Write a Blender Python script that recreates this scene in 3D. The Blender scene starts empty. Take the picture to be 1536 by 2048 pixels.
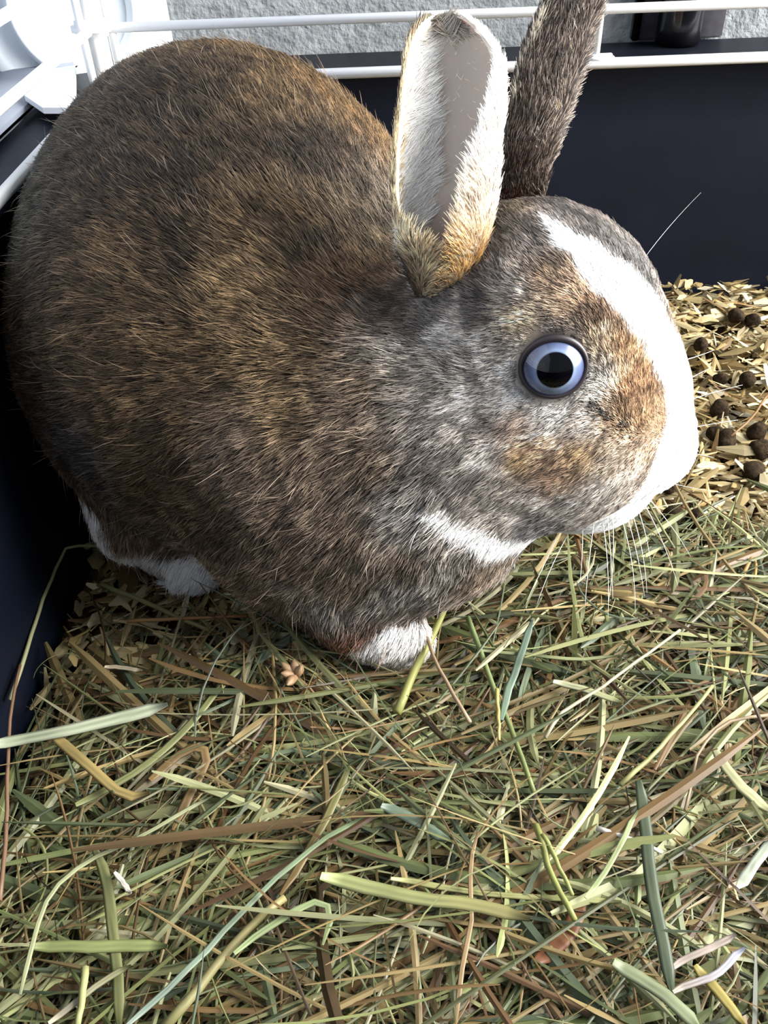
import bpy, bmesh, math, random
import numpy as np
from mathutils import Vector, Matrix
from mathutils.bvhtree import BVHTree

# ---------------------------------------------------------------- camera, world, light
# lengths below are in centimetres; S turns them into Blender metres
S = 0.01
FPX = 1675.0
PITCH, YAW, ROLL = math.radians(40.27), math.radians(0.08), math.radians(2.17)
CAM = np.array([0.0, 0.0, 22.6])
cf = np.array([math.sin(YAW)*math.cos(PITCH), math.cos(YAW)*math.cos(PITCH), -math.sin(PITCH)])
_r0 = np.array([math.cos(YAW), -math.sin(YAW), 0.0]); _u0 = np.cross(_r0, cf)
cr = math.cos(ROLL)*_r0 - math.sin(ROLL)*_u0
cu = np.cross(cr, cf)
def ray(px, py):
    d = cf + cr*(px-768)/FPX - cu*(py-1024)/FPX
    return d/np.linalg.norm(d)
def atz(px, py, z):
    d = ray(px, py); return CAM + d*((z-CAM[2])/d[2])
def aty(px, py, y):
    d = ray(px, py); return CAM + d*(y/d[1])
def atd(px, py, dist):
    return CAM + ray(px, py)*dist

scene = bpy.context.scene
cam_data = bpy.data.cameras.new('camera')
cam_data.sensor_fit = 'VERTICAL'; cam_data.sensor_height = 24.0
cam_data.lens = 24.0*FPX/2048.0
cam_data.clip_start = 0.005; cam_data.clip_end = 50
cam = bpy.data.objects.new('camera', cam_data); scene.collection.objects.link(cam)
cam.matrix_world = Matrix(((cr[0], cu[0], -cf[0], CAM[0]*S), (cr[1], cu[1], -cf[1], CAM[1]*S),
                           (cr[2], cu[2], -cf[2], CAM[2]*S), (0, 0, 0, 1)))
scene.camera = cam
scene.view_settings.view_transform = 'Standard'
scene.view_settings.look = 'None'
scene.view_settings.gamma = 1.0
scene.view_settings.use_curve_mapping = False
scene.view_settings.exposure = 0.0

world = bpy.data.worlds.new('world'); scene.world = world; world.use_nodes = True
bg = world.node_tree.nodes['Background']
bg.inputs[0].default_value = (0.84, 0.90, 1.0, 1); bg.inputs[1].default_value = 0.38

def area(name, loc, target, size, size_y, power, col):
    l = bpy.data.lights.new(name, 'AREA'); l.shape = 'RECTANGLE'; l.size = size; l.size_y = size_y
    l.energy = power; l.color = col
    o = bpy.data.objects.new(name, l); scene.collection.objects.link(o)
    o.location = [c*S for c in loc]
    d = Vector([t-c for t, c in zip(target, loc)])
    o.rotation_euler = d.to_track_quat('-Z', 'Y').to_euler()
    return o
# the window of the room, to the right of the cage and a little behind it
area('window_light', (110, 12, 60), (3, 22, 8), 0.80, 0.95, 92, (1.0, 0.985, 0.96))

rng = np.random.default_rng(7)
random.seed(7)

# ---------------------------------------------------------------- helpers
def link(o, parent=None):
    scene.collection.objects.link(o)
    if parent is not None: o.parent = parent
    return o
def meta(o, label=None, cat=None, group=None, kind=None):
    if label: o['label'] = label
    if cat: o['category'] = cat
    if group: o['group'] = group
    if kind: o['kind'] = kind
    return o
def empty(name, loc=(0, 0, 0)):
    o = bpy.data.objects.new(name, None); o.empty_display_size = 0.01
    scene.collection.objects.link(o); o.location = [c*S for c in loc]; return o
def mesh_obj(name, V, F, mat, parent=None, smooth=True, cols=None):
    """V in cm, world space; F list/array of faces; cols per vertex"""
    me = bpy.data.meshes.new(name)
    V = np.asarray(V, float)
    off = np.zeros(3)
    q = parent
    while q is not None: off = off+np.array(q.location)/S; q = q.parent
    me.from_pydata(((V-off)*S).tolist(), [], F.tolist() if hasattr(F, 'tolist') else F)
    if smooth: me.polygons.foreach_set('use_smooth', np.ones(len(me.polygons), bool))
    if cols is not None:
        a = me.attributes.new('col', 'FLOAT_COLOR', 'POINT')
        c = np.ones((len(V), 4), np.float32); c[:, :3] = cols; a.data.foreach_set('color', c.ravel())
    me.materials.append(mat); me.update()
    return link(bpy.data.objects.new(name, me), parent)
def lin(c):
    c = np.asarray(c, float)/255.0
    return np.where(c <= 0.04045, c/12.92, ((c+0.055)/1.055)**2.4)
def material(name, color=(200, 200, 200), rough=0.6, spec=0.5, metallic=0.0, attr=None, coat=0.0):
    m = bpy.data.materials.new(name); m.use_nodes = True
    nt = m.node_tree; b = nt.nodes['Principled BSDF']
    b.inputs['Base Color'].default_value = (*lin(color), 1)
    b.inputs['Roughness'].default_value = rough
    b.inputs['Specular IOR Level'].default_value = spec
    b.inputs['Metallic'].default_value = metallic
    b.inputs['Coat Weight'].default_value = coat
    if attr:
        a = nt.nodes.new('ShaderNodeAttribute'); a.attribute_name = attr
        nt.links.new(a.outputs['Color'], b.inputs['Base Color'])
    return m
def add_noise_color(m, c1, c2, scale=20, detail=6, lo=0.35, hi=0.65, stretch=(1, 1, 1), bump=0.0, bump_scale=None, dist=0.002):
    nt = m.node_tree; b = nt.nodes['Principled BSDF']
    tc = nt.nodes.new('ShaderNodeTexCoord'); mp = nt.nodes.new('ShaderNodeMapping')
    mp.inputs['Scale'].default_value = stretch
    n = nt.nodes.new('ShaderNodeTexNoise'); n.inputs['Scale'].default_value = scale; n.inputs['Detail'].default_value = detail
    r = nt.nodes.new('ShaderNodeValToRGB')
    r.color_ramp.elements[0].position = lo; r.color_ramp.elements[0].color = (*lin(c1), 1)
    r.color_ramp.elements[1].position = hi; r.color_ramp.elements[1].color = (*lin(c2), 1)
    nt.links.new(tc.outputs['Object'], mp.inputs[0]); nt.links.new(mp.outputs[0], n.inputs[0])
    nt.links.new(n.outputs[0], r.inputs[0]); nt.links.new(r.outputs[0], b.inputs['Base Color'])
    if bump:
        n2 = nt.nodes.new('ShaderNodeTexNoise'); n2.inputs['Scale'].default_value = bump_scale or scale; n2.inputs['Detail'].default_value = 8
        nt.links.new(mp.outputs[0], n2.inputs[0])
        bp = nt.nodes.new('ShaderNodeBump'); bp.inputs['Strength'].default_value = bump; bp.inputs['Distance'].default_value = dist
        nt.links.new(n2.outputs[0], bp.inputs['Height']); nt.links.new(bp.outputs[0], b.inputs['Normal'])
    return m
def tube(pts, rad, n=8, cap=True):
    """a round bar through pts (cm); rad scalar or list"""
    pts = np.asarray(pts, float); m = len(pts)
    rad = np.full(m, rad) if np.isscalar(rad) else np.asarray(rad, float)
    T = np.gradient(pts, axis=0); T /= np.linalg.norm(T, axis=1)[:, None]
    up = np.array([0, 0, 1.0]) if abs(T[0][2]) < 0.9 else np.array([0, 1.0, 0])
    V = []; a = np.linspace(0, 2*math.pi, n, endpoint=False)
    for i in range(m):
        b = np.cross(up, T[i]); b /= np.linalg.norm(b); c = np.cross(T[i], b)
        V += [pts[i]+rad[i]*(math.cos(t)*b+math.sin(t)*c) for t in a]
    F = [[i*n+j, i*n+(j+1) % n, (i+1)*n+(j+1) % n, (i+1)*n+j] for i in range(m-1) for j in range(n)]
    if cap: F += [list(range(n))[::-1], [(m-1)*n+j for j in range(n)]]
    return V, F
def box(lo, hi, bev=0.0):
    bm = bmesh.new(); bmesh.ops.create_cube(bm, size=1)
    lo = np.array(lo, float); hi = np.array(hi, float)
    for v in bm.verts: v.co = Vector((lo+hi)/2 + np.array(v.co)*(hi-lo))
    if bev: bmesh.ops.bevel(bm, geom=list(bm.edges), offset=bev, segments=2, affect='EDGES')
    bm.verts.index_update()
    V = [list(v.co) for v in bm.verts]; F = [[v.index for v in f.verts] for f in bm.faces]; bm.free()
    return V, F
def merge(parts):
    V, F = [], []
    for v, f in parts:
        n = len(V); V += [list(p) for p in v]; F += [[i+n for i in q] for q in f]
    return V, F
def lathe(profile, center, axis, n=48):
    ax = np.array(axis, float); ax /= np.linalg.norm(ax)
    b = np.cross(ax, [0, 0, 1.0] if abs(ax[2]) < .9 else [1.0, 0, 0]); b /= np.linalg.norm(b); c = np.cross(ax, b)
    V = []; F = []
    for r, h in profile:
        V += [np.array(center)+h*ax+r*(math.cos(t)*b+math.sin(t)*c) for t in np.linspace(0, 2*math.pi, n, endpoint=False)]
    for i in range(len(profile)-1):
        F += [[i*n+j, i*n+(j+1) % n, (i+1)*n+(j+1) % n, (i+1)*n+j] for j in range(n)]
    return V, F

# ---------------------------------------------------------------- the setting
M_wall = add_noise_color(material('rough_concrete', rough=0.95, spec=0.2), (128, 132, 134), (160, 164, 166), scale=160, lo=0.3, hi=0.7,
                         bump=1.0, bump_scale=300, dist=0.0016)
M_dark = add_noise_color(material('dark_floor', rough=0.8), (30, 28, 32), (48, 44, 48), scale=80)
M_pale = add_noise_color(material('pale_wall', rough=0.9), (126, 133, 146), (142, 149, 162), scale=10)
V, F = box((-60, 51.5, -3), (120, 53, 90)); o = mesh_obj('wall_back', V, F, M_wall, smooth=False)
meta(o, 'rough grey rendered wall behind the cage', kind='structure')
V, F = box((-24, -60, -3), (-21, 51.5, 90)); o = mesh_obj('wall_left', V, F, M_pale, smooth=False)
meta(o, 'pale smooth wall beyond the left side of the cage', kind='structure')
V, F = box((-24, -60, -4.5), (120, 53, -3)); o = mesh_obj('floor', V, F, M_dark, smooth=False)
meta(o, 'dark floor under the cage', kind='structure')

# ---------------------------------------------------------------- the cage: navy tray, white wire panels
M_navy = add_noise_color(material('navy_plastic', rough=0.5, spec=0.16), (9, 13, 24), (11, 16, 28), scale=30, bump=0.08, bump_scale=900, dist=0.0004)
M_white = material('white_enamel', (238, 240, 242), rough=0.35)
M_dish = material('dish_plastic', (200, 208, 214), rough=0.45)
M_whitepl = material('white_plastic', (232, 236, 240), rough=0.45)
XL, XLT, YB, YBT, ZT, ZF = -12.3, -13.0, 46.0, 46.3, 12.25, -2.0
XR, YF = 52.0, -16.0
cage = empty('rabbit_cage', (XL, YB, ZF))
meta(cage, 'pet cage with a navy plastic tray and white wire panels, holding the rabbit', 'cage')
def rrect(x0, x1, y0, y1, r, z, n=6):
    P = []
    for cx, cy, a0 in ((x1-r, y1-r, 0), (x0+r, y1-r, 90), (x0+r, y0+r, 180), (x1-r, y0+r, 270)):
        for k in range(n+1):
            a = math.radians(a0+90*k/n); P.append((cx+r*math.cos(a), cy+r*math.sin(a), z))
    return P
loops = []
def lp(e, z, r):   # e = outward offset from the inner foot of the wall
    loops.append(rrect(XL-e, XR+e, YF-e, YB+e, r, z))
lp(-1.2, ZF, 1.5); lp(-0.4, ZF+0.25, 1.8); lp(0, ZF+1.0, 2.0)
for k in range(1, 6): lp(0.62*k/5, ZF+1+(ZT-ZF-1.4)*k/5, 2.0)
lp(0.55, ZT-0.28, 2.0); lp(0.50, ZT-0.16, 2.0); lp(0.56, ZT-0.02, 2.0); lp(0.72, ZT+0.04, 2.1)     # rolled bead
lp(1.0, ZT-0.05, 2.3); lp(5.0, ZT-0.02, 3.2); lp(5.2, ZT-0.2, 3.3); lp(5.15, ZT-1.6, 3.3); lp(4.9, ZT-1.6, 3.2); lp(4.85, ZT-0.4, 3.1)
lp(1.1, ZT-0.45, 2.4); lp(0.35, ZF+0.6, 2.2); lp(-0.5, ZF-0.3, 1.8)
n = len(loops[0]); V = [p for l in loops for p in l]
F = [[i*n+j, i*n+(j+1) % n, (i+1)*n+(j+1) % n, (i+1)*n+j] for i in range(len(loops)-1) for j in range(n)]
F.append(list(range(n))[::-1]); F.append([(len(loops)-1)*n+j for j in range(n)])
o = mesh_obj('tray', V, F, M_navy, cage); o['label'] = 'glossy navy plastic tray'
XW, YW = XLT, YBT-0.5     # planes of the wire panels
ZR1, ZR2, ZR3 = 12.4, 14.75, 17.1
def wire(pts, r, name='wire'):
    V, F = tube(pts, r, 10); return mesh_obj(name, V, F, M_white, cage)
for z, r in ((ZR1, 0.25), (ZR2, 0.22), (ZR3, 0.22), (19.5, 0.22)):
    wire([(XW+0.3, YW, z), (20, YW, z), (XR, YW, z)], r)
    wire([(XW, YW-0.3, z), (XW, 20, z), (XW, YF, z)], r)
p = aty(1198, 65, YW)
for x in (p[0], p[0]+17, p[0]+34):
    wire([(x, YW+0.12, ZR1), (x, YW+0.12, 20), (x, YW+0.12, 30)], 0.19)
    V, F = box((x-0.5, YW-0.2, ZR1), (x+0.9, YW+0.3, ZR1+0.42), 0.12); mesh_obj('wire_foot', V, F, M_white, cage)
for y in (30, 13, -4):
    wire([(XW-0.12, y, ZR1), (XW-0.12, y, 20), (XW-0.12, y, 30)], 0.15)
# corner uprights and the broad white corner clip that joins the two panels
for dx, dy in ((-0.25, -0.9), (0.9, 0.1)):
    wire([(XW+dx, YW+dy, ZR1-0.6), (XW+dx, YW+dy, 20), (XW+dx, YW+dy, 30)], 0.2)
parts = [box((XW-0.45, YW-0.55, ZR1-1.0), (XW+0.65, YW+0.45, 30), 0.3), box((XW-0.8, YW-0.9, ZR2-0.25), (XW+1.0, YW+0.8, ZR2+0.45), 0.2)]
V, F = merge(parts); mesh_obj('corner_post', V, F, M_white, cage)

# things just outside the cage
t = empty('white_board', (-10, 50, 12)); meta(t, 'blank white board propped behind the back left corner of the cage', 'board')
a = aty(330, 0, 51.0)
V, F = box((-16.2, 51.0, 9.9), (a[0], 51.45, 30), 0.1); mesh_obj('panel', V, F, M_whitepl, t)
dc = aty(150, 12, 45.6); dc[0] -= 0; ax = np.array([0.55, -0.75, 0.35])
dc = atd(142, 14, 52.5); ax = CAM-dc; ax = ax/np.linalg.norm(ax)+np.array([0.15, 0, 0]); ax /= np.linalg.norm(ax)
t = empty('round_dish', tuple(dc)); meta(t, 'round white plastic dish with a raised inner rim, outside the cage corner', 'dish')
V, F = lathe([(0.01, 0.0), (1.6, 0.02), (2.75, 0.1), (2.95, 0.55), (3.15, 0.6), (3.25, 0.1), (4.3, 0.0), (4.85, 0.25), (4.95, 0.1), (4.7, -0.5), (2.5, -0.7), (0.01, -0.7)], dc, ax, 64)
mesh_obj('bowl', V, F, M_dish, t)
t = empty('white_card', (-17, 40, 10)); meta(t, 'small white card lying beside the tray lip, left of the rabbit rump', 'card')
c0 = [atz(*q, 12.98) for q in ((48, 190), (100, 138), (150, 130), (150, 215), (85, 215))]
V = [list(q) for q in c0]+[[q[0], q[1], q[2]-0.25] for q in c0]; m_ = len(c0)
F = [list(range(m_))[::-1], [m_+j for j in range(m_)]]+[[j, (j+1) % m_, m_+(j+1) % m_, m_+j] for j in range(m_)]
V = [[v[0], v[1], v[2]] for v in V]
mesh_obj('sheet', V, F, M_whitepl, t, smooth=False)
V, F = box((-20.95, -16, 12.3), (-15.1, 51.4, 12.7), 0.2); o = mesh_obj('window_ledge', V, F, M_pale); o.name = 'trim_1'
meta(o, 'pale ledge beyond the left lip of the tray', kind='structure')

# black glossy pipe on its dark mounting plate, against the wall behind the tray
M_blk = material('black_gloss', (16, 16, 20), rough=0.16, spec=0.6)
M_blk2 = add_noise_color(material('dark_plate', rough=0.6), (52, 50, 56), (66, 64, 72), scale=200)
pl, pr = aty(1275, 60, 50.9), aty(1440, 60, 50.9)
t = empty('wall_pipe', (float(pl[0]+pr[0])/2, 50.9, 12)); meta(t, 'black glossy pipe on a dark grey plate against the wall, right of the ears', 'pipe')
V, F = box((pl[0], 50.95, 12.3), (pr[0]+0.2, 51.45, 40), 0.08); mesh_obj('plate', V, F, M_blk2, t)
V, F = box((pl[0]-0.25, 50.85, 12.3), (pl[0]+0.15, 51.45, 40), 0.08); mesh_obj('plate_edge', V, F, M_blk, t)
p1, p2 = aty(1313, 60, 50.4), aty(1400, 60, 50.4)
V, F = tube([((p1[0]+p2[0])/2, 50.3, 12.3), ((p1[0]+p2[0])/2, 50.3, 13), ((p1[0]+p2[0])/2, 50.3, 40)], (p2[0]-p1[0])/2, 32); mesh_obj('pipe', V, F, M_blk, t)

# ---------------------------------------------------------------- rabbit volume (signed distance, cm)
# (center, radii, axis direction (long axis = first radius), blend k, group)
# all cm, world coordinates; camera foot is the origin, +y away from camera
def frame(ax,up=(0,0,1)):
    a=np.array(ax,float);a/=np.linalg.norm(a)
    b=np.cross(up,a);b/=np.linalg.norm(b);c=np.cross(a,b);return np.stack([a,b,c])
PRIMS=[
 ((-5.8,33.2,8.7),(8.1,7.1,7.4),(-.62,.76,.0),3.0),
 ((-4.95,27.8,7.8),(8.5,7.5,7.3),(-.66,.74,.05),3.0),
 ((-0.6,23.2,6.2),(5.2,4.8,5.8),(-.6,.7,-.1),2.5),
 ((-1.8,20.8,5.3),(3.9,2.6,4.2),(1,0,0),2.0),
 ((-7.3,26.8,6.4),(5.0,4.4,5.4),(-.5,.8,0),2.0),
 ((1.4,22.0,8.2),(3.8,3.6,3.8),(.9,-.1,.2),1.8),
 ((1.9,21.4,5.2),(3.0,3.2,3.0),(1,0,.3),1.6),
]
HEAD=[
 ((4.5,21.7,10.9),(3.7,3.1,3.5),(1,0,-.4),1.2),
 ((6.7,21.6,8.8),(3.1,2.2,2.6),(.6,0,-.8),1.2),
 ((8.2,20.8,7.05),(1.4,1.25,1.5),(.5,0,-.85),.8),
 ((8.2,22.3,7.05),(1.4,1.25,1.5),(.5,0,-.85),.8),
 ((5.0,20.0,8.0),(3.1,1.8,2.7),(.75,0,-.65),1.2),
 ((5.0,23.3,8.0),(3.1,1.8,2.7),(.75,0,-.65),1.2),
 ((6.8,21.4,5.3),(2.1,1.8,1.3),(.95,0,.2),.5),
]
FEET=[
 ((-0.2,19.0,1.1),(1.8,1.1,1.0),(.95,-.2,-.15),.8),
 ((-1.3,20.2,2.6),(1.3,1.2,2.0),(.3,0,1),1.0),
 ((2.8,23.4,1.3),(1.9,1.1,1.1),(.95,-.2,-.15),.8),
 ((-8.2,23.9,1.2),(2.4,1.3,1.2),(.75,-.6,0),1.0),
 ((-9.2,24.6,2.8),(1.5,1.4,2.6),(0,.2,1),1.2),
]
def sdf(P,prims,init=None):
    d=init
    for c,r,ax,k in prims:
        R=frame(ax if abs(ax[2])<.95*np.linalg.norm(ax) else ax, (0,0,1) if abs(ax[2])<.95*np.linalg.norm(ax) else (0,1,0))
        q=(P-np.array(c))@R.T; r=np.array(r)
        k0=np.sqrt(((q/r)**2).sum(-1)); k1=np.sqrt(((q/r**2)**2).sum(-1))+1e-9
        e=k0*(k0-1)/k1
        if d is None: d=e
        else:
            h=np.clip(.5+.5*(d-e)/k,0,1); d=d*(1-h)+e*h-k*h*(1-h)
    return d
def mesh_sdf(fn,lo,hi,h):
    ax=[np.arange(lo[i],hi[i]+h,h) for i in range(3)]
    n=[len(a) for a in ax]
    P=np.stack(np.meshgrid(*ax,indexing='ij'),-1)
    D=np.empty(n)
    for i in range(n[0]): D[i]=fn(P[i])
    ins=D<0
    # cells
    def c(a,i,j,k): return a[i:n[0]-1+i,j:n[1]-1+j,k:n[2]-1+k]
    cnt=sum(c(ins,i,j,k).astype(int) for i in(0,1) for j in(0,1) for k in(0,1))
    act=(cnt>0)&(cnt<8)
    idx=-np.ones(act.shape,int); idx[act]=np.arange(act.sum())
    acc=np.zeros(act.shape+(3,));num=np.zeros(act.shape)
    corners=[(i,j,k) for i in(0,1) for j in(0,1) for k in(0,1)]
    for a in corners:
        for b in corners:
            if sum(b)-sum(a)==1 and all(b[t]>=a[t] for t in range(3)):
                da,db=c(D,*a),c(D,*b); cr=(da<0)!=(db<0)
                t=np.where(cr,da/np.where(cr,da-db,1),0)
                p=np.array(a)+t[...,None]*(np.array(b)-np.array(a))
                acc+=np.where(cr[...,None],p,0);num+=cr
    ii=np.argwhere(act)
    V=np.array(lo)+h*(ii+(acc[act]/num[act][:,None]))
    F=[]
    for t in range(3):
        u,v=(t+1)%3,(t+2)%3
        A=ins
        sl0=[slice(1,-1)]*3; sl1=[slice(1,-1)]*3
        sl0[t]=slice(0,-1); sl1[t]=slice(1,None)
        e0,e1=ins[tuple(sl0)],ins[tuple(sl1)]
        cr=np.argwhere(e0!=e1); 
        s=e0[tuple(cr.T)]
        base=cr+1; base[:,t]-=1
        q=[]
        for du,dv in((0,0),(-1,0),(-1,-1),(0,-1)):
            b=base.copy(); b[:,u]+=du;b[:,v]+=dv
            q.append(idx[tuple(b.T)])
        q=np.stack(q,1); q[s]=q[s] ; q[~s]=q[~s][:,::-1]
        F.append(q)
    return V,np.concatenate(F)
def body_fn(P):
    d=sdf(P,PRIMS); h=sdf(P,HEAD); k=1.3
    t=np.clip(.5+.5*(d-h)/k,0,1); d=d*(1-t)+h*t-k*t*(1-t)
    return sdf(P,FEET,d)

# ---------------------------------------------------------------- the rabbit
M_skin = material('rabbit_skin', rough=0.9, spec=0.1, attr='col')
def fur_material(name, rough=0.55, spec=0.35):
    m = material(name, rough=rough, spec=spec, attr='col')
    return m
M_fur = fur_material('rabbit_fur')
rab = empty('rabbit', (-2, 25, 0))
meta(rab, 'brown agouti rabbit with white blaze and pale blue eye, sitting on the hay', 'rabbit')

EYE = {}
BV, BF = mesh_sdf(body_fn, (-15, 14, -1), (11, 42, 18), 0.3)
bvh = BVHTree.FromPolygons([Vector(v) for v in BV], BF.tolist())
def hit(px, py):
    h = bvh.ray_cast(Vector(CAM), Vector(ray(px, py)))
    if h[0] is None:
        # graze: nearest surface point to the ray
        best = None
        for t in np.linspace(15, 45, 61):
            q = bvh.find_nearest(Vector(CAM+ray(px, py)*t))
            if best is None or q[3] < best[3]: best = q
        return np.array(best[0]), np.array(best[1])
    return np.array(h[0]), np.array(h[1])

# eye sockets are cut out of the head
e_p, e_n = hit(1107, 735)
en = e_n*0.6 + (CAM-e_p)/np.linalg.norm(CAM-e_p)*0.4; en /= np.linalg.norm(en)
ER = 0.92
e_c = e_p - en*0.50
e_c2 = e_c.copy(); e_c2[1] = 2*21.6-e_c2[1]
en2 = en.copy(); en2[1] = -en2[1]
def body_fn2(P):
    d = body_fn(P)
    for c in (e_c, e_c2):
        s = 0.80-np.sqrt(((P-c)**2).sum(-1)); k = 0.15
        h = np.clip(.5-.5*(d-s)/k, 0, 1); d = d*(1-h)+s*h+k*h*(1-h)
    return d
BV, BF = mesh_sdf(body_fn2, (-15, 14, -1), (11, 42, 18), 0.22)

def normals_of(V, F):
    N = np.zeros_like(V)
    fn = np.cross(V[F[:, 2]]-V[F[:, 0]], V[F[:, 3]]-V[F[:, 1]])
    for k in range(4): np.add.at(N, F[:, k], fn)
    return N/(np.linalg.norm(N, axis=1)[:, None]+1e-9)
BN = normals_of(BV, BF)

def soft_axis(P):
    """0 on the body .. 1 on the head"""
    h = sdf(P, HEAD); return np.clip(1-(h-0.1)/1.2, 0, 1)
# markings, plus shade painted by the near ear and above the eye: (px, py, colour) dabs are laid on the skin and blended over it in 3-D
DK = (62, 48, 32); BR = (98, 76, 47); TN = (134, 107, 68); GY = (134, 126, 118); DG = (84, 78, 74); LG = (172, 166, 158)
TP = (136, 114, 92); WH = (250, 250, 250); GB = (118, 88, 46)
DABS = [(300, 110, BR), (450, 95, BR), (600, 130, BR), (700, 220, GB), (760, 290, GB), (200, 160, DK), (120, 250, DK), (60, 330, (70, 66, 52)),
 (60, 450, (70, 66, 52)), (300, 230, DK), (420, 200, DK), (550, 220, BR), (640, 320, DK), (480, 320, DK), (350, 380, DK), (200, 400, DK),
 (250, 520, BR), (380, 520, DK), (500, 450, BR), (600, 450, BR), (640, 520, DK), (740, 480, (110, 92, 66)), (730, 560, GB), (690, 600, (140, 104, 70)),
 (560, 560, TN), (480, 600, TN), (420, 700, BR), (300, 700, BR), (180, 650, BR), (60, 620, DK), (80, 760, DK), (230, 820, BR), (350, 850, BR),
 (550, 700, TN), (650, 700, BR), (600, 820, TN), (500, 900, TP), (400, 980, BR), (300, 950, BR), (180, 900, DG), (450, 1050, DK), (560, 1020, TP),
 (650, 940, TP), (720, 1040, TP), (600, 1120, TP), (480, 1140, TP), (700, 1160, TP), (820, 1100, TP), (900, 1130, LG), (800, 1180, LG), (650, 1210, LG),
 (550, 1190, TP), (960, 1130, TP), (350, 1100, TP), (760, 760, BR), (720, 860, TP), (780, 920, BR), (830, 1000, LG),
 # head
 (800, 700, GY), (850, 660, DG), (780, 640, (96, 84, 74)), (860, 620, DG), (900, 640, GY), (960, 600, DG), (980, 540, DG), (1000, 470, DG), (1040, 420, (84, 74, 60)),
 (1090, 500, DG), (1110, 560, (120, 98, 76)), (1040, 590, GY), (850, 780, (70, 64, 60)), (845, 940, DG), (880, 960, (78, 72, 68)), (930, 800, LG), (900, 680, LG), (1060, 780, LG), (1120, 830, LG), (1050, 910, TN), (1170, 900, TN), (990, 900, LG), (1060, 640, (158, 140, 112)), (1150, 610, (138, 112, 86)), (1200, 640, (110, 84, 60)),
 (1230, 620, (128, 98, 70)), (1250, 700, (150, 118, 84)), (1270, 780, (146, 112, 78)), (1200, 690, (176, 156, 128)), (1190, 760, LG), (1290, 850, (150, 120, 88)),
 (1240, 840, (128, 104, 78)), (1020, 740, LG), (1000, 700, GY), (1010, 790, LG), (940, 720, GY), (880, 740, GY), (860, 820, DG), (900, 900, DG), (850, 900, (92, 86, 82)),
 (960, 860, GY), (1040, 850, (150, 128, 112)), (1090, 890, (160, 128, 98)), (1130, 940, (146, 116, 90)), (1180, 850, GY), (1230, 920, (136, 120, 100)),
 (1000, 950, GY), (920, 960, DG), (1050, 1000, GY), (1150, 1010, GY), (1210, 970, (130, 124, 116)), (980, 1010, GY), (1090, 1050, (104, 102, 102)),
 (970, 850, (80, 70, 66)), (1180, 480, DG), (1240, 530, (92, 88, 86)), (1130, 430, DG), (1290, 570, (110, 106, 104)), (1095, 664, (66, 62, 64)), (1150, 678, (84, 78, 72)),  # last two dabs: shadow of the fur ring painted above the eye
 (680, 1265, (116, 70, 42)), (700, 1290, (116, 70, 42)), (765, 560, (96, 70, 44)), (800, 600, DK), (830, 640, DK), (790, 640, DK), (840, 1040, LG)]  # DK dabs here paint the ear's shadow into the coat behind the head
dabP, dabC = [], []
for x, y, c in DABS:
    p, _ = hit(x, y); dabP.append(p); dabC.append(c)
for p, c in (((5, 25, 11), GY), ((5, 25, 8), TN), ((3, 24, 13), DG), ((7, 23.8, 9), TN), ((0, 29, 10), BR), ((0, 31, 6), TN), ((-3, 37, 8), BR), ((-9, 39, 9), DK),
             ((3, 26, 5), TP), ((-6, 30, 1.2), LG), ((0, 24, 1.2), LG), ((-12, 33, 6), DK)):
    dabP.append(np.array(p, float)); dabC.append(c)
dabP = np.array(dabP); dabC = lin(np.array(dabC)); dabC = (dabC*0.78+dabC.mean(1, keepdims=True)*np.array([[1.03, 1.0, .95]])*0.22)*(0.98+0.85*soft_axis(dabP)[:, None])
# white markings: polylines with a radius (cm); softness by noise
def stroke(pts): 
    out = []
    for x, y, r, inset in pts:
        p, n_ = hit(x, y); out.append((p-n_*inset, r))
    return out
WHITES = [
 stroke([(1106, 450, .12, 0), (1150, 495, .32, 0), (1205, 550, .50, 0), (1262, 605, .66, 0)]),
 stroke([(1262, 605, .66, 0), (1325, 690, .75, 0), (1362, 760, .85, 0), (1375, 850, 1.0, 0)]),
 stroke([(1375, 840, 1.0, 0), (1355, 910, 1.0, 0), (1310, 985, 1.0, 0), (1240, 1035, .75, 0), (1150, 1078, .42, 0)]),
 stroke([(860, 1000, .08, 0), (930, 1050, .28, 0), (1010, 1085, .36, 0), (1080, 1092, .35, 0), (1150, 1080, .4, 0)]),
 [((8.9, 21.6, 8.4), 1.1), ((9.3, 21.6, 7.3), 1.45), ((8.6, 21.7, 6.3), 1.5), ((7.0, 21.6, 4.9), 1.4), ((5.0, 21.6, 4.4), 1.0)],
 [((0.1, 18.5, 0.9), 1.45), ((1.4, 18.4, 0.6), 1.2)],
 [((2.8, 23.4, 1.0), 1.6), ((3.6, 23.2, 1.0), 1.4)],
 [((-6.8, 23.0, .8), 1.5), ((-8.8, 24.0, 1.0), 2.0), ((-9.4, 23.9, 3.1), 1.8)],
]
def capsule(P, a, b, ra, rb):
    a = np.array(a); b = np.array(b); ab = b-a; t = np.clip(((P-a)@ab)/(ab@ab+1e-9), 0, 1)
    return np.linalg.norm(P-(a+t[:, None]*ab), axis=1)-(ra+(rb-ra)*t)
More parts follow.
